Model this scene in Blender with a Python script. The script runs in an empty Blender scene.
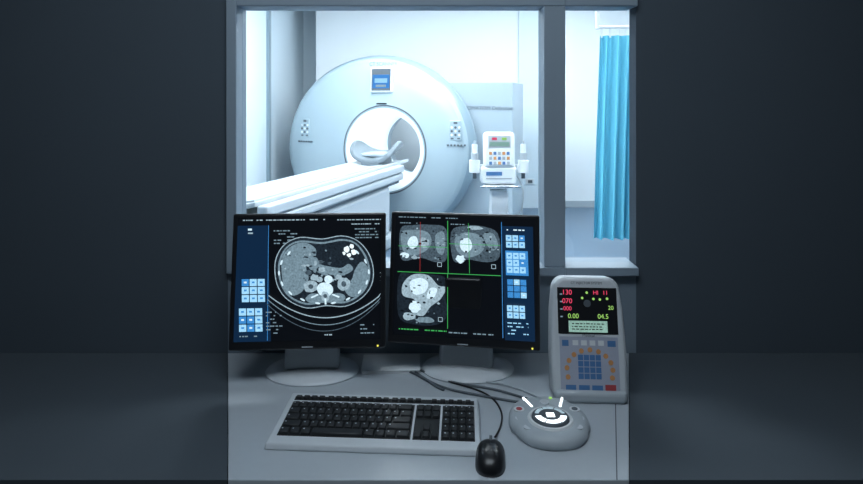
import bpy, bmesh, math, random
from mathutils import Vector, Matrix
random.seed(7)
sc = bpy.context.scene
try:
    sc.view_settings.view_transform = 'Standard'
    sc.view_settings.look = 'None'
except Exception as e:
    print(e)

F = 600.0; CX = 431.5; HY = 97.0; EYE = 1.5
def rad(a): return math.radians(a)

# ---------------- materials ----------------
def mat(name, col, rough=0.5, metal=0.0, spec=0.5, noise=0.0, nscale=30.0, emis=None, es=0.0, bump=0.0):
    m = bpy.data.materials.new(name); m.use_nodes = True
    nt = m.node_tree; b = nt.nodes['Principled BSDF']
    b.inputs['Base Color'].default_value = (*col, 1)
    b.inputs['Roughness'].default_value = rough
    b.inputs['Metallic'].default_value = metal
    b.inputs['Specular IOR Level'].default_value = spec
    if emis is not None:
        b.inputs['Emission Color'].default_value = (*emis, 1)
        b.inputs['Emission Strength'].default_value = es
    if noise > 0 or bump > 0:
        tc = nt.nodes.new('ShaderNodeTexCoord'); n = nt.nodes.new('ShaderNodeTexNoise')
        n.inputs['Scale'].default_value = nscale; n.inputs['Detail'].default_value = 4
        nt.links.new(tc.outputs['Object'], n.inputs['Vector'])
        if noise > 0:
            mr = nt.nodes.new('ShaderNodeMapRange')
            if emis is not None:
                mr.inputs['From Min'].default_value = 0.32; mr.inputs['From Max'].default_value = 0.68
            mr.inputs['To Min'].default_value = 1 - noise; mr.inputs['To Max'].default_value = 1 + noise
            nt.links.new(n.outputs['Fac'], mr.inputs['Value'])
            mx = nt.nodes.new('ShaderNodeVectorMath'); mx.operation = 'SCALE'
            src = emis if emis is not None else col
            mx.inputs[0].default_value = src
            nt.links.new(mr.outputs['Result'], mx.inputs['Scale'])
            nt.links.new(mx.outputs['Vector'], b.inputs['Emission Color' if emis is not None else 'Base Color'])
        if bump > 0:
            bp = nt.nodes.new('ShaderNodeBump'); bp.inputs['Strength'].default_value = bump; bp.inputs['Distance'].default_value = 0.002
            nt.links.new(n.outputs['Fac'], bp.inputs['Height']); nt.links.new(bp.outputs['Normal'], b.inputs['Normal'])
    return m
def em(name, col, s=1.0, noise=0.0, nscale=200):
    return mat(name, (0.004, 0.004, 0.005), 0.35, spec=0.3, emis=col, es=s, noise=noise, nscale=nscale)

M = {}
M['slate'] = mat('slate_paint', (0.086, 0.108, 0.132), 0.95, spec=0.05, noise=0.03, nscale=4)
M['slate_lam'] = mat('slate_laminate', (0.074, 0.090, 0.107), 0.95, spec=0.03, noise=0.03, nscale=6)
M['sillwall'] = mat('grey_wall_paint', (0.20, 0.25, 0.30), 0.8, noise=0.06, nscale=5)
M['frame'] = mat('window_frame_paint', (0.28, 0.35, 0.42), 0.5, noise=0.04, nscale=8)
M['white_wall'] = mat('white_wall_paint', (0.89, 0.92, 0.94), 0.7, noise=0.02, nscale=3)
M['blue_wall'] = mat('cool_wall_paint', (0.74, 0.83, 0.89), 0.6, noise=0.03, nscale=3)
M['scan_floor'] = mat('vinyl_floor', (0.10, 0.16, 0.23), 0.35, noise=0.1, nscale=2)
M['ceil'] = mat('ceiling_tile', (0.8, 0.82, 0.84), 0.9, noise=0.03, nscale=20)
M['darkceil'] = mat('dim_ceiling', (0.10, 0.12, 0.14), 0.9, noise=0.03, nscale=20)
M['carpet'] = mat('dark_carpet', (0.03, 0.035, 0.045), 1.0, spec=0.0, noise=0.2, nscale=90)
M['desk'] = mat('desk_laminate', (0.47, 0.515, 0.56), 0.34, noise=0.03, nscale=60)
M['seam'] = mat('seam_dark', (0.10, 0.12, 0.14), 0.7, noise=0.02)
M['black'] = mat('black_plastic', (0.012, 0.013, 0.016), 0.35, noise=0.1, nscale=100)
M['key'] = mat('key_black', (0.016, 0.018, 0.021), 0.5, noise=0.1, nscale=100)
M['silver'] = mat('silver_plastic', (0.62, 0.66, 0.70), 0.35, noise=0.03, nscale=50)
M['grey'] = mat('grey_plastic', (0.44, 0.49, 0.53), 0.45, noise=0.03, nscale=50)
M['lgrey'] = mat('light_grey_plastic', (0.74, 0.77, 0.79), 0.45, noise=0.03, nscale=30)
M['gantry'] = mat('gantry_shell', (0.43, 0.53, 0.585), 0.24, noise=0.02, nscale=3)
M['gantry_rim'] = mat('gantry_rim', (0.27, 0.36, 0.42), 0.3, noise=0.02, nscale=3)  # darker than the shell: shading of the rim put into its colour
M['gwhite'] = mat('gantry_white', (0.86, 0.90, 0.92), 0.4, noise=0.01, nscale=3)
M['bore'] = mat('bore_lining_added_glow', (0.9, 0.93, 0.95), 0.4, emis=(0.82, 0.93, 1.0), es=0.45)  # emission added to the lining to brighten the bore, no lamp modelled there
M['housing'] = mat('housing_shell', (0.43, 0.51, 0.57), 0.4, noise=0.01, nscale=3)
M['couch'] = mat('couch_white', (0.58, 0.63, 0.67), 0.35, noise=0.02, nscale=5)
M['pad'] = mat('couch_pad', (0.44, 0.50, 0.55), 0.55, noise=0.03, nscale=30)
M['dgrey'] = mat('dark_grey_plastic', (0.10, 0.12, 0.14), 0.5, noise=0.04, nscale=30)
M['hold'] = mat('head_holder_grey', (0.22, 0.26, 0.29), 0.5, noise=0.04, nscale=30)
M['curtain'] = mat('curtain_fabric', (0.14, 0.52, 0.68), 0.85, noise=0.06, nscale=8, bump=0.2)
M['chrome'] = mat('steel', (0.6, 0.63, 0.66), 0.25, metal=0.9, noise=0.02)
M['paper'] = mat('paper_pad', (0.75, 0.78, 0.80), 0.8, noise=0.03, nscale=40)
M['blueb'] = mat('blue_button', (0.08, 0.20, 0.42), 0.5, noise=0.03)
M['orange'] = mat('orange_button', (0.66, 0.32, 0.13), 0.5, noise=0.03)
M['redb'] = mat('red_button', (0.45, 0.07, 0.08), 0.5, noise=0.03)
M['membrane'] = mat('membrane_panel', (0.42, 0.45, 0.55), 0.5, noise=0.03)
M['lamp'] = em('scan_lamp_diffuser', (0.90, 0.965, 1.0), 25.5)
M['lamp2'] = em('control_lamp_diffuser', (0.78, 0.90, 1.0), 8.7)
M['e_black'] = em('screen_black', (0.002, 0.003, 0.005), 1.0)
M['e_navy'] = em('screen_navy', (0.004, 0.020, 0.055), 1.0)
M['e_d1'] = em('screen_g1', (0.012, 0.020, 0.030), 1.0, 0.5, 200)
M['e_d2'] = em('screen_g2', (0.065, 0.10, 0.13), 1.0, 0.4, 200)
M['e_g3'] = em('screen_g3', (0.18, 0.27, 0.33), 1.0, 0.26, 200)
M['e_g4'] = em('screen_g4', (0.34, 0.47, 0.55), 1.0, 0.24, 200)
M['e_g5'] = em('screen_g5', (0.64, 0.84, 0.95), 1.1, 0.15, 250)
M['e_white'] = em('screen_white', (0.8, 0.94, 1.0), 1.2)
M['e_icon'] = em('screen_icon', (0.36, 0.70, 0.98), 1.05, 0.2, 400)
M['e_icon2'] = em('screen_icon_blue', (0.05, 0.27, 0.66), 1.0, 0.2, 400)
M['e_green'] = em('screen_green', (0.05, 0.42, 0.10), 1.0)
M['e_red'] = em('screen_red', (0.32, 0.03, 0.03), 1.0)
M['e_blue'] = em('gantry_screen_blue', (0.03, 0.25, 0.72), 1.0)
M['led_red'] = em('led_red', (0.82, 0.07, 0.15), 1.1)
M['led_green'] = em('led_green', (0.36, 0.70, 0.16), 1.0)
M['led_yellow'] = em('led_yellow', (0.8, 0.75, 0.1), 1.5)
M['lcd'] = em('lcd_green', (0.28, 0.48, 0.42), 0.9, 0.2, 300)
M['glow'] = em('white_glow', (0.85, 0.95, 1.0), 2.2)
gm = bpy.data.materials.new('window_glass'); gm.use_nodes = True
nt = gm.node_tree; nt.nodes.clear()
o = nt.nodes.new('ShaderNodeOutputMaterial'); mx = nt.nodes.new('ShaderNodeMixShader'); mx.inputs[0].default_value = 0.03
tr = nt.nodes.new('ShaderNodeBsdfTransparent'); tr.inputs[0].default_value = (0.96, 0.985, 1, 1); gl = nt.nodes.new('ShaderNodeBsdfGlossy'); gl.inputs['Roughness'].default_value = 0.02
nt.links.new(tr.outputs[0], mx.inputs[1]); nt.links.new(gl.outputs[0], mx.inputs[2]); nt.links.new(mx.outputs[0], o.inputs[0])
M['glass'] = gm

# ---------------- helpers ----------------
def empty(name, loc=(0, 0, 0), rot=(0, 0, 0), parent=None):
    e = bpy.data.objects.new(name, None); sc.collection.objects.link(e)
    e.location = loc; e.rotation_euler = rot; e.parent = parent; e.empty_display_size = 0.05
    return e
def finish(name, me, mats, parent=None, loc=(0, 0, 0), rot=(0, 0, 0), smooth=False, bevel=0, seg=3, sub=0, ang=40):
    ob = bpy.data.objects.new(name, me); sc.collection.objects.link(ob)
    for m in mats: me.materials.append(m)
    ob.location = loc; ob.rotation_euler = rot; ob.parent = parent
    if smooth:
        me.shade_smooth()
        if ang < 180:
            try: me.set_sharp_from_angle(angle=rad(ang))
            except Exception: pass
    if bevel > 0:
        b = ob.modifiers.new('bevel', 'BEVEL'); b.width = bevel; b.segments = seg; b.limit_method = 'ANGLE'; b.angle_limit = rad(35)
        me.shade_smooth()
        try: me.set_sharp_from_angle(angle=rad(75))
        except Exception: pass
    if sub:
        s = ob.modifiers.new('sub', 'SUBSURF'); s.levels = sub; s.render_levels = sub
    return ob
class MB:
    def __init__(s): s.v = []; s.f = []; s.mi = []; s.mats = []
    def m(s, mt):
        if mt not in s.mats: s.mats.append(mt)
        return s.mats.index(mt)
    def box(s, x0, x1, y0, y1, z0, z1, mt, top=None):
        n = len(s.v); tx = top if top else (0, 0)
        for (x, y, z) in [(x0, y0, z0), (x1, y0, z0), (x1, y1, z0), (x0, y1, z0)]: s.v.append((x, y, z))
        for (x, y, z) in [(x0 + tx[0], y0 + tx[1], z1), (x1 - tx[0], y0 + tx[1], z1), (x1 - tx[0], y1 - tx[1], z1), (x0 + tx[0], y1 - tx[1], z1)]: s.v.append((x, y, z))
        for q in [(0, 3, 2, 1), (4, 5, 6, 7), (0, 1, 5, 4), (1, 2, 6, 5), (2, 3, 7, 6), (3, 0, 4, 7)]:
            s.f.append([n + i for i in q]); s.mi.append(s.m(mt))
    def prism(s, pts, z0, z1, mt):
        n = len(s.v); k = len(pts)
        for p in pts: s.v.append((p[0], p[1], z0))
        for p in pts: s.v.append((p[0], p[1], z1))
        s.f.append([n + i for i in range(k)][::-1]); s.mi.append(s.m(mt))
        s.f.append([n + k + i for i in range(k)]); s.mi.append(s.m(mt))
        for i in range(k):
            j = (i + 1) % k
            s.f.append([n + i, n + j, n + k + j, n + k + i]); s.mi.append(s.m(mt))
    def poly(s, pts, mt):
        n = len(s.v); s.v += pts; s.f.append(list(range(n, n + len(pts)))); s.mi.append(s.m(mt))
    def cyl(s, c, r, h, mt, axis='z', n=20, r2=None):
        base = len(s.v); r2 = r if r2 is None else r2
        for k, (rr, t) in enumerate([(r, 0), (r2, h)]):
            for i in range(n):
                a = 2 * math.pi * i / n; p = (rr * math.cos(a), rr * math.sin(a), t)
                if axis == 'y': p = (p[0], -p[2], p[1])
                if axis == 'x': p = (p[2], p[0], p[1])
                s.v.append((c[0] + p[0], c[1] + p[1], c[2] + p[2]))
        s.f.append([base + i for i in range(n)][::-1]); s.mi.append(s.m(mt))
        s.f.append([base + n + i for i in range(n)]); s.mi.append(s.m(mt))
        for i in range(n):
            j = (i + 1) % n; s.f.append([base + i, base + j, base + n + j, base + n + i]); s.mi.append(s.m(mt))
    def build(s, name, parent=None, loc=(0, 0, 0), rot=(0, 0, 0), bevel=0, smooth=False, recalc=True, seg=3, ang=40):
        me = bpy.data.meshes.new(name); me.from_pydata(s.v, [], s.f)
        for p, i in zip(me.polygons, s.mi): p.material_index = i
        if recalc:
            bm = bmesh.new(); bm.from_mesh(me); bmesh.ops.recalc_face_normals(bm, faces=bm.faces); bm.to_mesh(me); bm.free()
        me.update()
        return finish(name, me, s.mats, parent, loc, rot, bevel=bevel, smooth=smooth, seg=seg, ang=ang)
def box(name, x0, x1, y0, y1, z0, z1, mt, parent=None, loc=(0, 0, 0), rot=(0, 0, 0), bevel=0, seg=3, top=None):
    b = MB(); b.box(x0, x1, y0, y1, z0, z1, mt, top); return b.build(name, parent, loc, rot, bevel, seg=seg)
def lathe(name, prof, mt, axis='z', n=64, parent=None, loc=(0, 0, 0), rot=(0, 0, 0), sx=1, sy=1, clampz=None, closed=False, mats=None, matf=None, ang=50, warp=None):
    v = []; f = []; mi = []
    k = len(prof)
    for i in range(n):
        a = 2 * math.pi * i / n
        for (r, t) in prof:
            if axis == 'z': p = [r * math.cos(a) * sx, r * math.sin(a) * sy, t]
            else: p = [r * math.cos(a) * sx, t, r * math.sin(a) * sy]
            if warp: p = warp(p, r)
            if clampz is not None and p[2] < clampz: p[2] = clampz
            v.append(tuple(p))
    for i in range(n):
        j = (i + 1) % n
        for q in range(k if closed else k - 1):
            q2 = (q + 1) % k
            f.append([i * k + q, j * k + q, j * k + q2, i * k + q2]); mi.append(matf(q) if matf else 0)
    me = bpy.data.meshes.new(name); me.from_pydata(v, [], f)
    for p, m_ in zip(me.polygons, mi): p.material_index = m_
    bm = bmesh.new(); bm.from_mesh(me); bmesh.ops.remove_doubles(bm, verts=bm.verts, dist=1e-5); bmesh.ops.recalc_face_normals(bm, faces=bm.faces); bm.to_mesh(me); bm.free()
    return finish(name, me, mats or [mt], parent, loc, rot, smooth=True, ang=ang)
def tube(name, pts, r, mt, parent=None, cyclic=False, loc=(0, 0, 0), rot=(0, 0, 0)):
    cu = bpy.data.curves.new(name, 'CURVE'); cu.dimensions = '3D'; cu.bevel_depth = r; cu.bevel_resolution = 3; cu.resolution_u = 8
    sp = cu.splines.new('NURBS' if len(pts) > 2 else 'POLY'); sp.points.add(len(pts) - 1)
    for p, q in zip(sp.points, pts): p.co = (*q, 1)
    sp.use_endpoint_u = not cyclic; sp.use_cyclic_u = cyclic
    if len(pts) > 2: sp.order_u = 3
    cu.materials.append(mt)
    ob = bpy.data.objects.new(name, cu); sc.collection.objects.link(ob); ob.parent = parent; ob.location = loc; ob.rotation_euler = rot
    return ob
def text(name, s, size, loc, rot, mt, parent=None, align='CENTER'):
    cu = bpy.data.curves.new(name, 'FONT'); cu.body = s; cu.size = size; cu.align_x = align; cu.align_y = 'CENTER'
    cu.materials.append(mt)
    ob = bpy.data.objects.new(name, cu); sc.collection.objects.link(ob); ob.parent = parent; ob.location = loc; ob.rotation_euler = rot
    return ob
def smooth_pts(p, n=6):
    out = []; k = len(p)
    for i in range(k):
        a, b, c, d = p[(i - 1) % k], p[i], p[(i + 1) % k], p[(i + 2) % k]
        for j in range(n):
            t = j / n
            out.append(tuple(0.5 * ((2 * b[m]) + (-a[m] + c[m]) * t + (2 * a[m] - 5 * b[m] + 4 * c[m] - d[m]) * t * t + (-a[m] + 3 * b[m] - 3 * c[m] + d[m]) * t ** 3) for m in range(2)))
    return out

# ---------------- control room shell ----------------
WY0, WY1 = 1.76, 1.82
LX, RX = -0.567, 0.600
SZ, TZ = 1.006, 1.764
w = MB()
w.box(-2.2, -0.597, WY0, WY1, 0, 3.0, M['slate'])
w.box(RX, 3.2, WY0, WY1, 0, 3.0, M['slate'])
w.box(-0.597, RX, WY0, WY1, 0, SZ - 0.02, M['sillwall'])
w.box(-0.597, RX, WY0, WY1, TZ + 0.03, 3.0, M['slate'])
w.build('wall_front')
box('wall_left', -2.3, -2.2, -1.6, WY1, 0, 2.7, M['slate'])
box('wall_right', 2.2, 2.3, -1.6, WY0, 0, 2.7, M['slate'])
box('wall_back', -2.2, 2.2, -1.7, -1.6, 0, 2.7, M['slate'])
box('floor', -2.2, 2.2, -1.6, WY0, -0.05, 0, M['carpet'])
box('ceiling', -2.2, 2.2, -1.6, WY0, 2.7, 2.75, M['darkceil'])
def window(name, x0, x1, parts):
    e = empty(name)
    for nm, b in parts: box(nm, *b, M['frame'], parent=e, bevel=0.003)
    box('glass', x0, x1, 1.797, 1.801, SZ, TZ, M['glass'], parent=e)
window('window_1', LX, 0.327, [
    ('jamb', (-0.597, LX, 1.742, 1.84, SZ - 0.02, TZ + 0.03)),
    ('mullion', (0.327, 0.389, 1.742, 1.84, SZ, TZ)),
    ('head', (LX, 0.389, 1.742, 1.84, TZ, TZ + 0.03)),
    ('sill', (LX, 0.389, 1.735, 1.85, SZ - 0.025, SZ))])
window('window_2', 0.389, RX, [
    ('head', (0.389, RX, 1.742, 1.84, TZ, TZ + 0.03)),
    ('sill', (0.389, RX, 1.735, 1.85, SZ - 0.025, SZ))])
# control-room lamp
e = empty('ceiling_light_panel', (-0.1, 0.55, 2.7))
box('housing', -0.66, 0.66, -0.36, 0.36, -0.03, 0, M['grey'], parent=e)
box('diffuser', -0.62, 0.62, -0.32, 0.32, -0.035, -0.03, M['lamp2'], parent=e)

# ---------------- desk ----------------
DZ = 0.75
d = empty('desk')
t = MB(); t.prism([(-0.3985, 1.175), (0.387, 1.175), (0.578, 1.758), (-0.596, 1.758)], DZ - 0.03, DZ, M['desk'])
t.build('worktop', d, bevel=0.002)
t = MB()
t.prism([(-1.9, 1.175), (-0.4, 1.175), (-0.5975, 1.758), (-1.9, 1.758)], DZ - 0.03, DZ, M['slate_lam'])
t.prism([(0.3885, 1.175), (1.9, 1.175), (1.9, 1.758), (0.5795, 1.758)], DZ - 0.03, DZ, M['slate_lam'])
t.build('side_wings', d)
for i, x in enumerate([-1.85, -0.45, 0.42, 1.85]):
    box(f'leg_panel_{i+1}', x - 0.02, x + 0.02, 1.22, 1.74, 0, DZ - 0.03, M['slate_lam'], parent=d)
box('modesty_panel', -1.85, 1.85, 1.70, 1.72, 0.2, DZ - 0.03, M['slate_lam'], parent=d)
t = MB(); t.prism([(0.362, 1.1755), (0.3645, 1.1755), (0.452, 1.47), (0.4495, 1.47)], DZ, DZ + 0.0004, M['seam']); t.build('joint_seam', d)

# ---------------- monitors ----------------
MW, MH = 0.402, 0.345
def monitor(X, Y, yaw, zc, base, content, corners):
    e = empty('computer_monitor', (base[0], base[1], DZ))
    lathe('base', [(0, 0.002), (0.125, 0.0), (0.127, 0.004), (0.122, 0.010), (0.09, 0.017), (0.05, 0.021), (0, 0.022)], M['silver'], parent=e, sy=0.72)
    dx, dy = X - base[0], Y - base[1]
    box('neck', -0.075, 0.075, -0.03, 0.015, 0.012, 0.26, M['grey'], parent=e, bevel=0.012, top=(0.015, 0.004), loc=(dx * .3, dy * .1 + 0.005, 0), rot=(rad(-4), 0, rad(yaw)))
    box('hinge', -0.05, 0.05, -0.05, 0.03, 0.16, 0.27, M['black'], parent=e, bevel=0.008, loc=(dx * .6, dy * .3, 0), rot=(0, 0, rad(yaw)))
    p = empty('panel', (dx, dy, zc - DZ), (rad(-8), 0, rad(yaw)), e)
    b = MB(); b.box(-MW / 2, MW / 2, 0, 0.022, -MH / 2, MH / 2, M['black']); b.build('bezel', p, bevel=0.005)
    box('back_cover', -MW / 2 + .04, MW / 2 - .04, 0.02, 0.05, -MH / 2 + .05, MH / 2 - .05, M['black'], parent=p, bevel=0.01)
    W, H = 0.376, 0.313; zo = 0.006
    TL, TR, BR, BL = corners
    s = MB(); lay = [0]
    def P(px, py, k):
        v = (py - TL[1]) / ((BL[1] + BR[1]) / 2 - TL[1]); xl = TL[0] + (BL[0] - TL[0]) * v; xr = TR[0] + (BR[0] - TR[0]) * v
        u = (px - xl) / (xr - xl); u = min(max(u, 0), 1); v = min(max(v, 0), 1)
        return ((u - .5) * W, -0.0005 - k * 0.00006, (.5 - v) * H + zo)
    def poly(pts, mt, sm=True):
        lay[0] += 1
        if sm: pts = smooth_pts(pts, 4)
        q = [P(a, b_, lay[0]) for a, b_ in pts]
        A = sum(q[i][0] * q[(i + 1) % len(q)][2] - q[(i + 1) % len(q)][0] * q[i][2] for i in range(len(q)))
        if A < 0: q = q[::-1]
        s.poly(q, M[mt])
    def rect(x0, y0, x1, y1, mt): poly([(x0, y0), (x1, y0), (x1, y1), (x0, y1)], mt, False)
    def ell(cx, cy, rx, ry, mt, n=28, wob=0.0, rot=0):
        c, s_ = math.cos(rad(rot)), math.sin(rad(rot)); pts = []
        for i in range(n):
            a = 2 * math.pi * i / n; r = 1 + random.uniform(-wob, wob)
            x, y = rx * r * math.cos(a), ry * r * math.sin(a); pts.append((cx + x * c - y * s_, cy + x * s_ + y * c))
        poly(pts, mt, wob > 0)
    def line(pts, wd, mt):
        for (x0, y0), (x1, y1) in zip(pts[:-1], pts[1:]):
            L = math.hypot(x1 - x0, y1 - y0) or 1; nx, ny = -(y1 - y0) / L * wd / 2, (x1 - x0) / L * wd / 2
            poly([(x0 + nx, y0 + ny), (x1 + nx, y1 + ny), (x1 - nx, y1 - ny), (x0 - nx, y0 - ny)], mt, False); lay[0] -= 1
        lay[0] += 1
    def dashes(x0, x1, y, h, mt, dens=0.75):
        x = x0
        while x < x1:
            wd = random.uniform(1.2, 4.5)
            if random.random() < dens: rect(x, y, min(x + wd, x1), y + h, mt); lay[0] -= 1
            x += wd + random.uniform(0.5, 1.3)
        lay[0] += 1
    content(poly, rect, ell, line, dashes)
    s.build('display_image', p, recalc=False)
    box('power_led', MW / 2 - .022, MW / 2 - .018, -0.0015, 0, -MH / 2 + .004, -MH / 2 + .008, M['led_yellow'], parent=p)
    box('badge', -.014, .014, -0.001, 0, -MH / 2 + .005, -MH / 2 + .008, M['grey'], parent=p)
    return e

def icons(rect, x0, y0, nx, ny, w_, h_, g, mt1='e_icon', mt2='e_icon2', p=0.25):
    for j in range(ny):
        for i in range(nx):
            mt = mt2 if random.random() < p else mt1
            rect(x0 + i * (w_ + g), y0 + j * (h_ + g), x0 + i * (w_ + g) + w_, y0 + j * (h_ + g) + h_, mt)
            rect(x0 + i * (w_ + g) + w_ * .3, y0 + j * (h_ + g) + h_ * .35, x0 + i * (w_ + g) + w_ * .7, y0 + j * (h_ + g) + h_ * .6, 'e_g5' if mt == mt2 else 'e_icon2')
def left_content(poly, rect, ell, line, dashes):
    rect(230, 210, 400, 350, 'e_black')
    rect(230, 226, 271, 350, 'e_navy')
    dashes(246, 330, 220, 1.1, 'e_g4'); dashes(338, 388, 220.5, 1.0, 'e_g4', .9); dashes(352, 386, 225, 1.0, 'e_g4')
    line([(272, 226), (268, 341)], .5, 'e_icon2')
    rect(251, 229, 255, 231, 'e_g5'); rect(251, 233, 256, 234.5, 'e_g4')
    for k in range(5): dashes(277, 277 + random.uniform(12, 26), 231 + k * 3.2, 1.2, 'e_g3')
    for k in range(4): dashes(360, 384, 230 + k * 3.0, 1.1, 'e_g3')
    icons(rect, 244, 280, 3, 3, 7, 7, .9, p=.1)
    icons(rect, 241, 309, 3, 3, 7, 7, .9, p=.35)
    def body(k):
        return [(277 + k, 273), (279 + k, 258 + k * .4), (288 + k * .6, 245 + k * .7), (304, 238 + k), (326, 240 + k), (346, 237 + k), (362 - k * .5, 242 + k * .7), (373 - k, 255 + k * .4), (377 - k, 272), (374 - k, 288 - k * .3), (363 - k * .6, 301 - k * .7), (346, 309 - k), (327, 308 - k), (308, 310 - k), (290 + k * .6, 302 - k * .7), (280 + k, 289 - k * .3)]
    poly(body(0), 'e_g4'); poly(body(.9), 'e_d1'); poly(body(3.6), 'e_g3'); poly(body(5.5), 'e_d1')
    poly([(284, 268), (287, 255), (297, 246), (309, 244), (319, 250), (318, 260), (309, 268), (311, 280), (304, 293), (293, 297), (286, 288)], 'e_g3')
    poly([(365, 264), (371, 270), (371, 284), (364, 296), (352, 299), (346, 290), (354, 282), (358, 272)], 'e_g3')
    poly([(322, 249), (336, 244), (348, 247), (352, 258), (346, 268), (333, 268), (324, 262)], 'e_d1')
    poly([(320, 266), (330, 268), (344, 270), (352, 266), (356, 272), (344, 278), (330, 276), (320, 274)], 'e_g3')
    poly([(312, 262), (318, 258), (322, 264), (318, 272), (312, 270)], 'e_g3')
    for k in range(50):
        x = random.uniform(306, 356); y = random.uniform(248, 286); ell(x, y, random.uniform(.7, 2.6), random.uniform(.6, 1.7), random.choice(['e_g3', 'e_g4', 'e_d2', 'e_d1', 'e_d1']), 9, .3)
    for (x, y, r) in [(311, 274, 3), (317, 279, 4), (325, 271, 3), (341, 279, 3.5), (348, 273, 3)]:
        ell(x, y, r, r * .8, random.choice(['e_g3', 'e_g4', 'e_d2']), 10, .2)
    for k in range(14):
        ell(random.uniform(288, 310), random.uniform(250, 290), random.uniform(.5, 1.3), random.uniform(.4, .8), random.choice(['e_g4', 'e_d2', 'e_g3']), 8, .2)
    ell(313, 288, 7, 6, 'e_g4', 14, .1); ell(346, 286, 6.5, 6.5, 'e_g4', 14, .1); ell(346, 286, 2.5, 3, 'e_d2', 10); ell(313, 288, 2.5, 2.4, 'e_d2', 10)
    ell(316, 300, 9, 5, 'e_g3', 14, .1); ell(338, 300, 9, 5, 'e_g3', 14, .1)
    ell(327, 291, 8, 7, 'e_g5', 16, .05); ell(327, 298, 4, 5, 'e_g4', 12, .1); ell(327, 297.5, 2, 2, 'e_d2', 10); line([(327, 300), (327, 306)], 1.8, 'e_g5')
    line([(320, 296), (313, 299)], 1.6, 'e_g5'); line([(334, 296), (341, 299)], 1.6, 'e_g5')
    ell(331, 281, 4.2, 4, 'e_g5', 14); ell(322, 281, 3.4, 2.8, 'e_g4', 12)
    for (x, y, r) in [(351, 251, 3), (356, 248, 2.2), (358, 254, 3), (353, 257, 2), (348, 255, 1.6)]: ell(x, y, r, r, 'e_white', 10, .2)
    for a in range(0, 360, 20):
        if 230 < a < 310: continue
        x = 327 + 45 * math.cos(rad(a)); y = 274 + 31 * math.sin(rad(a)); ell(x, y, 2.6, 1.0, 'e_g5', 10, 0, a + 90)
    def arc(y0, dip, x0=271, x1=384): return [(x0 + (x1 - x0) * i / 30, y0 + dip * (1 - (2 * i / 30 - 1) ** 2)) for i in range(31)]
    line(arc(296, 23), 1.0, 'e_g4'); line(arc(300, 26, 270, 383), .8, 'e_g3'); line(arc(304, 28, 269, 381), .7, 'e_d2')
    for k in range(7): dashes(268, 268 + random.uniform(8, 18), 312 + k * 3.4, 1.1, 'e_g3')
    for k in range(3): dashes(360, 374, 326 + k * 4, 1.1, 'e_g3')
    dashes(242, 262, 335, 1.2, 'e_g3'); dashes(320, 332, 335, 1.2, 'e_g4')
    line([(385, 275), (384, 296)], .7, 'e_g5')
    for k in range(6): line([(383.2, 275 + k * 4), (385, 275 + k * 4)], .5, 'e_g5')
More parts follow.
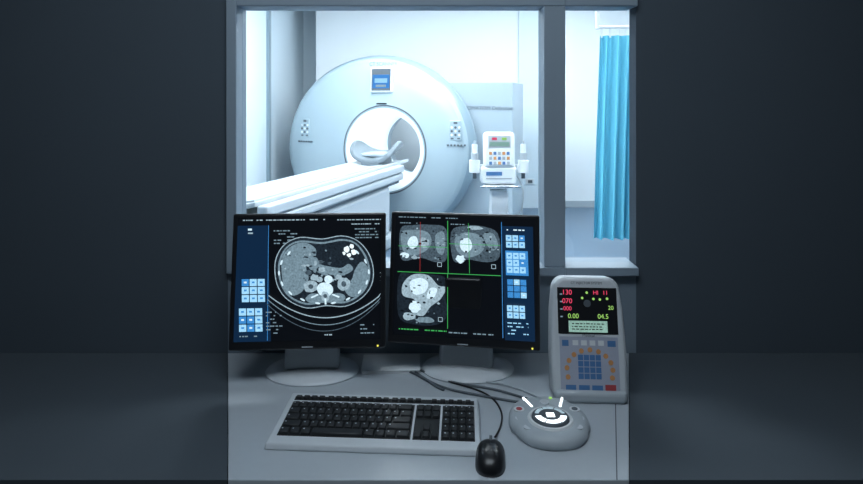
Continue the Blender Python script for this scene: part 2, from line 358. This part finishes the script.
def right_content(poly, rect, ell, line, dashes):
    rect(380, 210, 545, 350, 'e_black')
    dashes(398, 460, 219, 1.0, 'e_g3'); rect(503, 226, 534, 342, 'e_navy')
    line([(503, 222), (501, 340)], .6, 'e_icon2')
    poly([(400, 232), (412, 228), (430, 227), (447, 231), (447, 262), (436, 266), (420, 262), (404, 266), (399, 258)], 'e_d2')
    poly([(401, 236), (414, 233), (428, 235), (432, 246), (424, 256), (410, 260), (402, 254)], 'e_g3')
    poly([(410, 241), (416, 240), (418, 248), (412, 253), (407, 248)], 'e_g5'); poly([(421, 241), (429, 243), (427, 251), (421, 250)], 'e_g4')
    poly([(436, 238), (444, 234), (446, 246), (443, 258), (437, 254)], 'e_g3'); ell(404, 260, 4, 3, 'e_g5', 12, .2); ell(414, 262, 3, 2, 'e_g4', 10, .2)
    poly([(452, 234), (466, 227), (484, 227), (499, 234), (500, 258), (488, 264), (468, 262), (454, 264)], 'e_d2')
    poly([(456, 240), (466, 234), (480, 236), (486, 246), (480, 256), (466, 260), (457, 252)], 'e_g3')
    poly([(462, 242), (470, 240), (473, 249), (467, 255), (461, 250)], 'e_g5'); poly([(484, 236), (494, 234), (499, 246), (492, 252)], 'e_g3')
    ell(461, 262, 5, 4, 'e_g5', 12, .2); ell(476, 229, 8, 2, 'e_g4', 12, .1)
    poly([(398, 282), (410, 279), (432, 279), (446, 284), (447, 318), (436, 330), (412, 331), (397, 322)], 'e_d1')
    poly([(402, 290), (412, 280), (428, 280), (438, 290), (446, 292), (440, 304), (430, 312), (422, 322), (410, 318), (414, 306), (402, 302)], 'e_g4')
    poly([(409, 288), (420, 283), (428, 288), (424, 298), (413, 300)], 'e_g5'); poly([(430, 293), (437, 294), (433, 303), (426, 303)], 'e_g5')
    ell(414, 313, 6, 6, 'e_g5', 16, .08); ell(408, 323, 7, 4, 'e_g4', 14, .15); ell(424, 326, 9, 3, 'e_g3', 14, .15)
    for (x0, y0, x1, y1) in [(398, 228, 448, 266), (451, 228, 501, 266), (398, 280, 446, 331)]:
        for k in range(34): ell(random.uniform(x0 + 2, x1 - 2), random.uniform(y0 + 2, y1 - 2), random.uniform(.5, 1.8), random.uniform(.4, 1.2), random.choice(['e_g3', 'e_g4', 'e_d1', 'e_d2', 'e_black', 'e_d1']), 9, .3)
    line([(449, 222), (448.5, 277)], .7, 'e_green'); line([(397, 277), (501, 277)], .7, 'e_green'); line([(448, 277), (447, 333)], .6, 'e_green')
    line([(398, 250), (448, 250)], .5, 'e_green'); line([(421, 224), (420, 276)], .5, 'e_red'); line([(470, 224), (470, 276)], .5, 'e_green'); line([(450, 246), (501, 246)], .5, 'e_green')
    for (x, y) in [(438, 266), (492, 266), (438, 322)]:
        line([(x, y), (x + 4, y), (x + 4, y + 4), (x, y + 4), (x, y)], .6, 'e_g4')
    dashes(400, 418, 225, 1, 'e_g3'); dashes(452, 466, 225, 1, 'e_g3')
    dashes(398, 446, 335, 1.2, 'e_green'); dashes(448, 492, 336, 1.2, 'e_g3')
    dashes(508, 526, 229, 1.2, 'e_g5')
    icons(rect, 507, 235, 3, 2, 5.6, 6, .8, p=.2)
    rect(506, 251, 528, 276, 'e_icon2'); icons(rect, 507, 253, 3, 3, 5.6, 6.3, .8, p=.5)
    icons(rect, 507, 280, 3, 3, 5.6, 5.6, .8, 'e_icon2', 'e_icon', p=.3)
    icons(rect, 506, 306, 3, 2, 5.2, 6, .8, p=.3)
    for k in range(4): dashes(506, 526, 323 + k * 3.5, 1.1, 'e_icon')
monitor(-0.3215, 1.570, 3.0, 1.020, (-0.325, 1.640), left_content, [(241, 218), (388, 218), (379, 341), (235, 343)])
monitor(0.085, 1.600, -8.0, 1.014, (0.100, 1.655), right_content, [(395, 218), (536, 218), (532, 345), (391, 340)])

# ---------------- keyboard ----------------
kb = empty('keyboard', (-0.120, 1.360, DZ), (0, 0, rad(-3.2)))
KW, KD = 0.464, 0.200
b = MB(); n = 0
pts = [(-KW / 2, -KD / 2, 0), (KW / 2, -KD / 2, 0), (KW / 2, KD / 2, 0), (-KW / 2, KD / 2, 0), (-KW / 2 + .004, -KD / 2 + .003, .014), (KW / 2 - .004, -KD / 2 + .003, .014), (KW / 2 - .006, KD / 2 - .004, .027), (-KW / 2 + .006, KD / 2 - .004, .027)]
b.v = pts; b.f = [[0, 3, 2, 1], [4, 5, 6, 7], [0, 1, 5, 4], [1, 2, 6, 5], [2, 3, 7, 6], [3, 0, 4, 7]]; b.mi = [b.m(M['silver'])] * 6
b.build('case', kb, bevel=0.004)
slope = math.atan2(.013, KD - .007)
kp = empty('key_deck', (0, -KD / 2 + .004, .0144), (slope, 0, 0), kb)
wl = MB()
for (x0, x1) in [(-.212, .078), (.083, .139), (.144, .217)]: wl.box(x0, x1, .026, .152, -0.002, .0012, M['key'])
wl.box(-.212, .217, .160, .175, -.002, .0012, M['key'])
wl.build('key_wells', kp)
ks = MB()
def key(x, y, w_, h_=.0165): ks.box(x + .001, x + w_ - .001, y, y + h_, .001, .007, M['key'], top=(.0016, .0016))
rows = [[1.25, 1.25, 1.25, 6.0, 1.25, 1.25, 1.25, 1.5], [2.25] + [1] * 10 + [2.75], [1.75] + [1] * 11 + [2.25], [1.5] + [1] * 12 + [1.5], [1] * 13 + [2]]
for r, row in enumerate(rows):
    x = -.2105; sc_ = .2865 / sum(row)
    for k in row: key(x, .028 + r * .0245, k * sc_, .021); x += k * sc_
for r in range(5):
    if r in (3, 4, 0):
        for i in range(3): key(.0845 + i * .018, .028 + r * .0245, .018, .021)
    if r == 1: key(.0845 + .018, .028 + r * .0245, .018, .021)
    for i in range(4): key(.1455 + i * .0178, .028 + r * .0245, .0178, .021)
for i in range(16): key(-.2105 + i * .0185 + (i // 4) * .003, .161, .0175, .012)
for i in range(5): key(.115 + i * .02, .161, .016, .011)
ks.build('keys', kp, bevel=.001, seg=1)
lg = MB()
for r in range(5):
    x = -.2105; row = rows[r]; sc_ = .2865 / sum(row)
    for k in row:
        if k < 3: lg.box(x + .005, x + .008, .040 + r * .0245, .0435 + r * .0245, .007, .00715, M['grey'])
        x += k * sc_
    for i in range(4): lg.box(.151 + i * .0178, .154 + i * .0178, .040 + r * .0245, .0435 + r * .0245, .007, .00715, M['grey'])
lg.build('key_legends', kp)

# ---------------- mouse ----------------
mo = empty('computer_mouse', (0.1215, 1.237, DZ), (0, 0, rad(-7)))
def mouse_shape():
    bm = bmesh.new(); bmesh.ops.create_uvsphere(bm, u_segments=40, v_segments=24, radius=1)
    for v in bm.verts:
        x, y, z = v.co
        wf = 1.0 - 0.10 * (1 - abs(y)) + (-0.04 * y)
        hx = math.copysign(abs(x) ** 0.85, x); hy = math.copysign(abs(y) ** 0.85, y)
        zz = max(z, 0) ** 0.8 * (1 - .28 * max(y, 0)) if z > 0 else 0
        v.co = (hx * .034 * wf, hy * .056, zz * .036)
    me = bpy.data.meshes.new('shell'); bm.to_mesh(me); bm.free(); return me
finish('shell', mouse_shape(), [M['black']], mo, smooth=True, ang=180)
b = MB(); b.cyl((-.003, .03, .027), .008, .006, M['dgrey'], 'x'); b.build('scroll_wheel', mo, smooth=True)
tube('button_split', [(0, .0, .0362), (0, .018, .0345), (0, .034, .030), (0, .05, .019)], .0006, M['dgrey'], mo)
tube('button_seam', [(-.028, .004, .020), (-.016, .0, .0325), (0, -.002, .0365), (.016, .0, .0325), (.028, .004, .020)], .0006, M['dgrey'], mo)

# ---------------- scanner control box ----------------
pk = empty('scanner_control_box', (0.2665, 1.364, DZ))
def outline(s=1.0, n=72):
    o_ = []
    for i in range(n):
        a = 2 * math.pi * i / n
        r = .084 * (1 + .10 * abs(math.cos(a)) ** 4 * (1 if math.sin(a) > -.3 else .4) - .03 * math.cos(4 * a))
        o_.append((r * math.cos(a) * s * 1.0, r * math.sin(a) * s * 1.20))
    return o_
v = []; f = []; prof = [(0.96, 0), (1.0, .006), (1.0, .014), (.96, .021), (.88, .026), (.74, .029)]
for s_, z in prof: v += [(x, y, z) for x, y in outline(s_)]
nn = 72
for k in range(len(prof) - 1):
    for i in range(nn): f.append([k * nn + i, k * nn + (i + 1) % nn, (k + 1) * nn + (i + 1) % nn, (k + 1) * nn + i])
f.append(list(range(nn))[::-1]); f.append([(len(prof) - 1) * nn + i for i in range(nn)])
me = bpy.data.meshes.new('shell'); me.from_pydata(v, [], f); finish('shell', me, [M['grey']], pk, smooth=True, ang=50)
DYO = -.020
lathe('dial', [(0, .038), (.036, .038), (.040, .036), (.042, .028)], M['dgrey'], parent=pk, loc=(0, DYO, 0))
lathe('dial_ring', [(.042, .028), (.043, .033), (.048, .033), (.052, .028)], M['lgrey'], parent=pk, loc=(0, DYO, 0))
g = MB()
def sector(a0, a1, r0, r1, z, mt):
    m_ = 16
    p_ = [(r1 * math.cos(rad(a0 + (a1 - a0) * i / m_)), r1 * math.sin(rad(a0 + (a1 - a0) * i / m_)) + DYO) for i in range(m_ + 1)] + [(r0 * math.cos(rad(a1 - (a1 - a0) * i / m_)), r0 * math.sin(rad(a1 - (a1 - a0) * i / m_)) + DYO) for i in range(m_ + 1)]
    g.prism(p_, z, z + .0006, mt)
for a0, a1 in [(188, 238), (302, 352), (243, 297)]: sector(a0, a1, .022, .0355, .038, M['glow'])
for a0, a1 in [(12, 62), (118, 168), (67, 113)]: sector(a0, a1, .026, .0345, .038, M['e_g4'])
g.prism([(-.009, DYO - .009), (.009, DYO - .009), (.009, DYO + .009), (-.009, DYO + .009)], .038, .0386, M['glow'])
for s_ in (-1, 1):
    g.prism([(s_ * .030, .034), (s_ * .035, .031), (s_ * .049, .074), (s_ * .045, .077)], .0270, .0300, M['glow'])
g.build('indicator_lights', pk)
bt = MB()
for s_ in (-1, 1):
    bt.cyl((s_ * .064, .022, .024), .012, .006, M['lgrey']); bt.cyl((s_ * .068, -.012, .022), .010, .005, M['silver'])
    bt.cyl((s_ * .056, -.050, .023), .009, .005, M['silver'])
bt.cyl((0, .052, .027), .011, .005, M['silver'])
bt.cyl((.018, .072, .026), .004, .005, M['led_green'])
bt.cyl((-.064, .022, .030), .007, .0008, M['redb']); bt.cyl((.064, .022, .030), .007, .0008, M['dgrey'])
bt.build('buttons', pk, smooth=True)

# ---------------- injector console ----------------
ic = empty('injector_control_console', (0.392, 1.492, DZ), (0, 0, rad(-3)))
box('foot', -.088, .088, -.03, .09, 0, .03, M['grey'], parent=ic, bevel=.01)
ip = empty('panel', (0, -0.02, .015), (rad(-12), 0, 0), ic)
v = [(-.092, .0), (.092, .0), (.094, .10), (.090, .2), (.082, .265), (.064, .282), (-.064, .282), (-.082, .265), (-.090, .2), (-.094, .10)]
b = MB(); b.prism([(x, z) for x, z in v], 0, .06, M['silver'])
for i, (x, y, z) in enumerate(b.v): b.v[i] = (x, z, y)
b.build('housing', ip, bevel=.010, seg=4)
s = MB()
def R(x0, z0, x1, z1, mt, k=1): s.box(x0, x1, -.0006 - .0006 * k, .0, z0, z1, M[mt])
R(-.074, .145, .074, .256, 'black', 1)
R(-.072, .008, .072, .138, 'membrane', 1)
R(-.048, .149, .048, .176, 'lcd', 2)
for zz in (.155, .161, .168):
    x = -.04
    while x < .036:
        w_ = random.uniform(.003, .009); R(x, zz, x + w_, zz + .0025, 'black', 3); x += w_ + .003
for k in range(4): R(-.068, .184 + k * .018, -.062, .187 + k * .018, 'e_g3', 2)
for i in range(4):
    for j in range(4): R(-.028 + i * .0145, .040 + j * .0145, -.0155 + i * .0145, .0525 + j * .0145, 'blueb', 2)
R(-.06, .014, -.035, .026, 'blueb', 2); R(-.028, .014, -.002, .026, 'blueb', 2); R(.004, .014, .030, .026, 'blueb', 2); R(.036, .012, .062, .028, 'redb', 2)
R(-.066, .116, -.05, .130, 'blueb', 2); R(.046, .116, .066, .130, 'blueb', 2)
for i in range(4): R(-.040 + i * .021, .118, -.026 + i * .021, .130, 'lgrey', 2)
s.build('faceplate', ip)
ob = MB()
for a in list(range(0, 181, 22)): ob.cyl((.056 * math.cos(rad(a)), -.001, .062 + .046 * math.sin(rad(a))), .006, .0015, M['orange'], 'y')
for s_ in (-1, 1): ob.cyl((s_ * .054, -.001, .044), .006, .0015, M['orange'], 'y')
ob.build('arc_buttons', ip)
RX90 = (rad(90), 0, 0)
for i, (tx, x, z, m_, sz) in enumerate([('130', -.050, .244, 'led_red', .017), ('070', -.050, .223, 'led_red', .017), ('0.00', -.036, .187, 'led_green', .016), ('04.5', .038, .187, 'led_green', .016), ('HI', .022, .244, 'led_red', .014), ('11', .046, .244, 'led_red', .014), ('000', -.050, .205, 'led_red', .014), ('20', .058, .208, 'led_green', .014)]):
    text(f'readout_{i+1}', tx, sz, (x, -.003, z), RX90, M[m_], ip)
dl = MB()
for (x, z) in [(0, .244), (-.012, .231), (.016, .229), (.032, .228), (.050, .230)]: dl.cyl((x, -.001, z), .003, .0015, M['led_green'], 'y', 12)
dl.cyl((.0, -.001, .218), .009, .0015, M['dgrey'], 'y')
dl.build('indicator_leds', ip)
text('title', 'CT INJECTOR SYSTEM', .008, (0, -.0008, .267), RX90, M['dgrey'], ip)
text('model_label', 'Medical', .010, (0, -.0019, .1415), RX90, M['dgrey'], ip)

# ---------------- notepad, cables ----------------
nb = empty('notepad', (-0.106, 1.675, DZ), (0, 0, rad(2)))
box('pages', -.085, .072, -.050, .050, 0, .008, M['paper'], parent=nb, bevel=.001)
box('cover', -.087, .074, -.052, .052, .008, .010, M['lgrey'], parent=nb, bevel=.001)
cb = empty('cable_bundle')
def dz(px, py, z=DZ + .004):
    dd = F * (EYE - z) / (py - HY); return ((px - CX) * dd / F, dd, z)
tube('cable_1', [dz(408, 366), dz(420, 376), dz(442, 388), dz(478, 395), dz(505, 400), dz(532, 404)], .003, M['dgrey'], cb)
tube('cable_2', [dz(412, 366), dz(428, 374), dz(458, 384), dz(490, 388), dz(512, 394), dz(538, 402)], .003, M['dgrey'], cb)
tube('cable_3', [dz(428, 366), dz(440, 374), dz(470, 380), dz(505, 384), dz(528, 392), dz(545, 400)], .0025, M['grey'], cb)
tube('cable_4', [dz(400, 368), dz(414, 373), dz(430, 382), dz(438, 388), dz(444, 390)], .003, M['dgrey'], cb)
tube('mouse_cable', [dz(495, 437, DZ + .008), dz(501, 428), dz(503, 412), dz(492, 396), dz(470, 387), dz(445, 381), dz(425, 370)], .0022, M['black'], cb)

# ---------------- scan room shell ----------------
BY = 8.16; SL, SR, SH = -1.9, 3.2, 3.0
box('floor_scan_room', SL, SR, WY1, 9.0, -0.05, 0, M['scan_floor'])
box('ceiling_scan_room', SL, SR, WY1, 9.0, SH, SH + .05, M['ceil'])
box('wall_scan_left', SL - .1, SL, WY1, 9.0, 0, SH, M['blue_wall'])
box('wall_scan_right', SR, SR + .1, WY1, 9.0, 0, SH, M['white_wall'])
w = MB(); w.box(-1.57, SR, BY, 9.0, 0, SH, M['white_wall']); w.box(SL, -1.57, 8.9, 9.0, 0, SH, M['blue_wall']); w.build('wall_scan_back')
box('trim_1', 1.18, 1.45, BY - .06, BY, 0, SH, M['blue_wall'])
box('baseboard_back', -1.57, SR, BY - .012, BY, 0, .09, M['grey'])
box('trim_2', SL, SL + .03, 6.9, 7.0, 0, 2.5, M['gantry_rim'])
for i, (x, y) in enumerate([(0.0, 3.6), (-0.3, 5.8), (2.0, 4.0), (1.5, 6.4), (-.9, 4.6)]):
    e = empty('ceiling_light_panel', (x, y, SH))
    box('housing', -.64, .64, -.34, .34, -.03, 0, M['lgrey'], parent=e)
    box('diffuser', -.6, .6, -.3, .3, -.036, -.03, M['lamp'], parent=e)

# ---------------- CT gantry ----------------
A = 18.0
GC = (-0.52, 6.6, 0.0); GZ = 0.92
ct = empty('ct_scanner', GC, (0, 0, rad(-A)))
prof = [(.37, 1.0), (.37, .20), (.38, .12), (.40, .06), (.43, .015), (.46, -.005), (.478, -.006), (.480, .004), (.490, .004), (.492, -.004),
        (.60, .004), (.74, .018), (.88, .040), (.96, .070), (.99, .085), (1.005, .09), (1.01, .092), (1.055, .13), (1.085, .18), (1.10, .25), (1.10, .32), (1.07, .40), (1.0, .48), (.80, .70), (.5, 1.0)]
def warp(p, r):
    t_ = min(max((r - .5) / .5, 0), 1.1)
    return [p[0] * (1 + .035 * t_) - .155 * t_, p[1], p[2] * (1 - .035 * t_)]
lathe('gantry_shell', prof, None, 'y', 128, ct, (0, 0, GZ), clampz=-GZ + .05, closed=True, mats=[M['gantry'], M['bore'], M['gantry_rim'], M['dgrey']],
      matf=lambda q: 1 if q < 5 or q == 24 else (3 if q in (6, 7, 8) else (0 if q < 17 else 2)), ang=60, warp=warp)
box('gantry_base', -.90, .70, .12, .8, 0, .12, M['grey'], parent=ct, bevel=.02)
def housing_plate():
    n = 96; v = []; f = []
    X0, X1, Z0, Z1 = -1.0, 1.34, .04 - GZ, 1.66 - GZ
    def outer(a):
        c, s_ = math.cos(a), math.sin(a)
        t_ = min((X1 if c > 0 else X0) / c if abs(c) > 1e-6 else 9, (Z1 if s_ > 0 else Z0) / s_ if abs(s_) > 1e-6 else 9)
        return (c * t_, s_ * t_)
    rings = [('i', .38, .45), ('o', 1, .45), ('o', 1, 1.15), ('i', .38, 1.15)]
    cors = [math.atan2(z, x) for x, z in [(X1, Z1), (X0, Z1), (X0, Z0), (X1, Z0)]]
    angs = sorted([2 * math.pi * i / n - math.pi for i in range(n)] + cors)
    n = len(angs)
    for kind, r, y in rings:
        for a in angs:
            p = outer(a) if kind == 'o' else (r * math.cos(a), r * math.sin(a)); v.append((p[0], y, p[1]))
    for k in range(4):
        k2 = (k + 1) % 4
        for i in range(n): f.append([k * n + i, k * n + (i + 1) % n, k2 * n + (i + 1) % n, k2 * n + i])
    me = bpy.data.meshes.new('rear_housing'); me.from_pydata(v, [], f)
    bm = bmesh.new(); bm.from_mesh(me); bmesh.ops.recalc_face_normals(bm, faces=bm.faces); bm.to_mesh(me); bm.free()
    return me
finish('rear_housing', housing_plate(), [M['housing']], ct, (0, 0, GZ), bevel=.02)
text('housing_label', 'SOMATOM Definition', .060, (1.075, .444, 1.375), (rad(90), 0, 0), M['dgrey'], ct)
lp = MB()
lp.box(.9, 1.33, .446, .4505, .98, .985, M['grey']); lp.box(1.34, 1.342, .50, 1.12, .98, .985, M['grey']); lp.build('housing_seams', ct)
def gy(x, z):
    r = math.hypot(x + .11, z - GZ); P_ = [(.455, -.005), (.6, .004), (.74, .018), (.88, .040), (.96, .07)]
    for (r0, y0), (r1, y1) in zip(P_[:-1], P_[1:]):
        if r <= r1: return y0 + (y1 - y0) * (r - r0) / (r1 - r0)
    return .07
gd = empty('display_unit', (-0.03, -.012, GZ + .77), (rad(-3), 0, 0), ct)
box('frame', -.130, .130, -.004, .04, -.14, .14, M['gwhite'], parent=gd, bevel=.012)
box('screen', -.112, .112, -.008, -.003, -.12, .12, M['dgrey'], parent=gd)
s = MB(); s.box(-.10, .10, -.0095, -.0085, -.095, .055, M['e_blue']); s.box(-.075, .075, -.0105, -.0095, -.035, .015, M['e_icon']); s.box(-.06, .06, -.0105, -.0095, -.08, -.055, M['e_g4']); s.build('screen_graphics', gd)
text('brand_plate', 'CT SCANNER', .055, (-.03, .045, GZ + .945), RX90, M['dgrey'], ct)
box('laser_window', -.09, .03, -.012, .0, GZ + .50, GZ + .515, M['black'], parent=ct, bevel=.003)
for nm, cxp in (('control_panel_left', -1.01), ('control_panel_right', .80)):
    c = empty(nm, (cxp, gy(cxp, GZ + .2) - .012, GZ + .22), (rad(-2), 0, rad(-12 if cxp < 0 else 12)), ct)
    box('plate', -.065, .065, 0, .03, -.11, .11, M['gantry'], parent=c, bevel=.01)
    s = MB()
    for i in range(3):
        for j in range(3):
            s.cyl((-.04 + i * .04, 0, -.045 + j * .04), .013, .006, M['dgrey'] if (i + j) % 2 else M['gwhite'], 'y', 14)
    s.box(-.02, .02, -.006, 0, .072, .095, M['dgrey'])
    s.box(-.05, -.02, -.005, 0, -.09, -.075, M['dgrey']); s.box(.02, .05, -.005, 0, -.09, -.075, M['dgrey'])
    s.build('buttons', c)
    s = MB()
    for i in range(6): s.box(-.09 + i * .036, -.07 + i * .036, -.008, .02, -.165, -.145, M['dgrey'])
    s.build('indicator_row', c)

# ---------------- patient table ----------------
tb = empty('patient_table', GC, (0, 0, rad(-A)))
TH = .785
def cradle(y0, y1, wd, th, z, mt, name, dish=.03):
    n = 14; v = []; f = []
    secs = [y0 + (y1 - y0) * i / 12 for i in range(13)]
    for y in secs:
        top = [(-wd / 2 + wd * i / n, z + dish * ((2 * i / n - 1) ** 2)) for i in range(n + 1)]
        bot = [(wd / 2 - wd * i / n, z - th + dish * 1.0 * ((2 * i / n - 1) ** 2)) for i in range(n + 1)]
        v += [(x, y, zz) for x, zz in top + bot]
    m_ = 2 * (n + 1)
    for a in range(12):
        for i in range(m_): f.append([a * m_ + i, a * m_ + (i + 1) % m_, (a + 1) * m_ + (i + 1) % m_, (a + 1) * m_ + i])
    f.append(list(range(m_))); f.append([12 * m_ + i for i in range(m_)][::-1])
    me = bpy.data.meshes.new(name); me.from_pydata(v, [], f)
    bm = bmesh.new(); bm.from_mesh(me); bmesh.ops.recalc_face_normals(bm, faces=bm.faces); bm.to_mesh(me); bm.free()
    return finish(name, me, [mt], tb, smooth=True, ang=40, bevel=.006)
cradle(-2.75, .15, .46, .035, TH, M['couch'], 'tabletop')
cradle(-2.7, -.5, .38, .02, TH + .014, M['pad'], 'mattress', .02)
for s_, nm in ((-1, 'side_rail_left'), (1, 'side_rail_right')):
    box(nm, s_ * .28 - .04, s_ * .28 + .04, -2.75, -.22, TH - .07, TH + .005, M['couch'], parent=tb, bevel=.015)
box('carriage', -.315, .315, -2.75, -.22, TH - .15, TH - .078, M['couch'], parent=tb, bevel=.02)
box('carriage_gap', -.29, .29, -2.7, -.30, TH - .175, TH - .145, M['dgrey'], parent=tb)
box('lift_body', -.28, .28, -2.4, -.5, .12, TH - .17, M['couch'], parent=tb, bevel=.05, seg=5)
box('table_base', -.32, .32, -2.5, -.4, 0, .13, M['grey'], parent=tb, bevel=.03)
# head holder: open U-section cradle, sides highest at mid-length, open at both ends
def head_holder():
    nu, nv = 24, 12; v = []; f = []
    for j in range(nv + 1):
        t_ = 2 * j / nv - 1
        for i in range(nu + 1):
            q = 2 * i / nu - 1
            hw = .25 * (1 - .10 * t_ * t_)
            a = q * rad(88)
            x = hw * math.sin(a) / math.sin(rad(88))
            z = .175 * (1 - math.cos(a)) * (1 - .30 * t_ * t_) + .015 * t_
            y = .21 * t_ * (1 - .35 * abs(q) ** 3)
            v.append((x, y, z))
    for j in range(nv):
        for i in range(nu): f.append([j * (nu + 1) + i, j * (nu + 1) + i + 1, (j + 1) * (nu + 1) + i + 1, (j + 1) * (nu + 1) + i])
    me = bpy.data.meshes.new('head_holder'); me.from_pydata(v, [], f); return me
hh = finish('head_holder', head_holder(), [M['hold']], tb, (0, -.20, TH + .075), (rad(6), 0, 0), smooth=True, ang=180)
so_ = hh.modifiers.new('thick', 'SOLIDIFY'); so_.thickness = .05; so_.offset = 0
sb_ = hh.modifiers.new('sub', 'SUBSURF'); sb_.levels = 2; sb_.render_levels = 2
box('holder_adapter', -.10, .10, -.40, -.02, TH, TH + .06, M['hold'], parent=tb, bevel=.015)
box('holder_cushion', -.13, .13, -.34, -.06, TH + .085, TH + .125, M['pad'], parent=tb, bevel=.018, seg=4)

# ---------------- contrast injector ----------------
ci = empty('contrast_injector', (.555, 4.96, 0))
s = MB()
s.cyl((0, 0, .12), .035, .50, M['lgrey']); s.cyl((0, 0, .60), .024, .24, M['chrome'])
for k in range(5):
    a = rad(72 * k + 20); ex, ey = .26 * math.cos(a), .26 * math.sin(a); px_, py_ = -math.sin(a) * .02, math.cos(a) * .02
    s.prism([(px_, py_), (-px_, -py_), (ex - px_, ey - py_), (ex + px_, ey + py_)], .07, .105, M['lgrey'])
    s.cyl((ex, ey - .012, .03), .03, -.024, M['dgrey'], 'y')
s.cyl((0, 0, .06), .05, .07, M['lgrey'])
s.build('stand', ci, smooth=True)
box('body', -.15, .14, -.07, .09, .79, .93, M['gwhite'], parent=ci, bevel=.02)
s = MB(); s.box(-.11, .02, -.073, -.069, .86, .89, M['blueb']); s.box(-.11, .10, -.073, -.069, .83, .84, M['grey']); s.build('body_label', ci)
box('tray', -.12, .13, -.10, .06, .755, .78, M['lgrey'], parent=ci, bevel=.008)
box('power_unit', -.075, .075, -.06, .07, .50, .74, M['lgrey'], parent=ci, bevel=.02)
hd = empty('display_head', (0, -.04, 1.065), (rad(-8), 0, 0), ci)
box('case', -.13, .13, -.02, .06, -.15, .15, M['gwhite'], parent=hd, bevel=.035, seg=5)
s = MB(); s.box(-.09, .09, -.024, -.018, .02, .115, M['grey']); s.box(-.08, .08, -.026, -.02, .03, .065, M['lcd'])
for i in range(5):
    for j in range(3): s.box(-.085 + i * .036, -.062 + i * .036, -.025, -.018, -.12 + j * .04, -.095 + j * .04, [M['blueb'], M['grey'], M['orange']][(i + j) % 3])
s.box(-.06, -.02, -.027, -.02, .08, .1, M['led_red']); s.box(.02, .06, -.027, -.02, .08, .1, M['led_green'])
s.build('keypad', hd)
s = MB()
for s_ in (-1, 1):
    x = s_ * .20
    s.box(min(s_ * .11, x), max(s_ * .11, x), -.02, .02, .90, .94, M['gwhite'])
    s.cyl((x, -.02, .88), .045, .10, M['gwhite']); s.cyl((x, -.02, .98), .030, .06, M['grey']); s.cyl((x, -.02, 1.04), .024, .07, M['gwhite']); s.cyl((x, -.02, 1.11), .008, .03, M['grey']); s.cyl((x, -.02, .83), .016, .05, M['dgrey'])
s.build('syringe_heads', ci, smooth=True)
tube('injector_cable', [(.12, 0, .88), (.2, -.02, .8), (.20, -.02, .6), (.14, 0, .4), (.03, 0, .3)], .006, M['grey'], ci)
tube('handle', [(-.13, -.09, .77), (-.19, -.14, .78), (0, -.17, .78), (.20, -.14, .78), (.14, -.09, .77)], .009, M['chrome'], ci)

# ---------------- curtain ----------------
cu = empty('privacy_curtain', (0, 5.66, 0))
v = []; f = []; nx, nz = 160, 16
for j in range(nz + 1):
    tz = j / nz; z = .16 + (2.08 - .16) * tz
    for i in range(nx + 1):
        t_ = i / nx; x = 1.53 + .06 * tz + 1.1 * t_
        v.append((x + .01 * math.sin(t_ * 60), .05 * math.sin(t_ * 75 + .4 * math.sin(tz * 3)) * (1 - .35 * tz) + .015 * math.sin(t_ * 31), z))
for j in range(nz):
    for i in range(nx): f.append([j * (nx + 1) + i, j * (nx + 1) + i + 1, (j + 1) * (nx + 1) + i + 1, (j + 1) * (nx + 1) + i])
me = bpy.data.meshes.new('fabric'); me.from_pydata(v, [], f); finish('fabric', me, [M['curtain']], cu, smooth=True, ang=180)
tube('rail', [(1.55, 0, 2.16), (SR, 0, 2.16)], .016, M['lgrey'], cu)
s = MB()
for i in range(14): s.box(1.60 + i * .08, 1.612 + i * .08, -.006, .006, 2.06, 2.165, M['lgrey'])
s.box(1.55, 1.58, -.02, .02, 2.14, SH, M['lgrey'])
s.build('rail_hooks', cu)

# wall sockets
so = empty('wall_socket', (1.33, BY - .06, .36))
box('plate', -.06, .06, -.012, 0, -.04, .04, M['lgrey'], parent=so, bevel=.004)
box('outlet', -.03, .03, -.016, -.01, -.02, .02, M['dgrey'], parent=so)
so = empty('wall_socket', (SL, 6.2, .55), (0, 0, rad(90)))
box('plate', -.06, .06, -.012, 0, -.04, .04, M['lgrey'], parent=so, bevel=.004)
box('outlet', -.03, .03, -.016, -.01, -.02, .02, M['dgrey'], parent=so)

# ---------------- camera ----------------
cam = bpy.data.cameras.new('camera'); co = bpy.data.objects.new('camera', cam); sc.collection.objects.link(co)
co.location = (0, 0, EYE); co.rotation_euler = (rad(90), 0, 0)
cam.sensor_width = 36; cam.lens = F / 863 * 36; cam.shift_y = -(242 - HY) / 863; cam.clip_start = 0.02
sc.camera = co
wd = bpy.data.worlds.new('world'); sc.world = wd; wd.use_nodes = True
wd.node_tree.nodes['Background'].inputs[0].default_value = (0.3, 0.4, 0.5, 1); wd.node_tree.nodes['Background'].inputs[1].default_value = 0.1
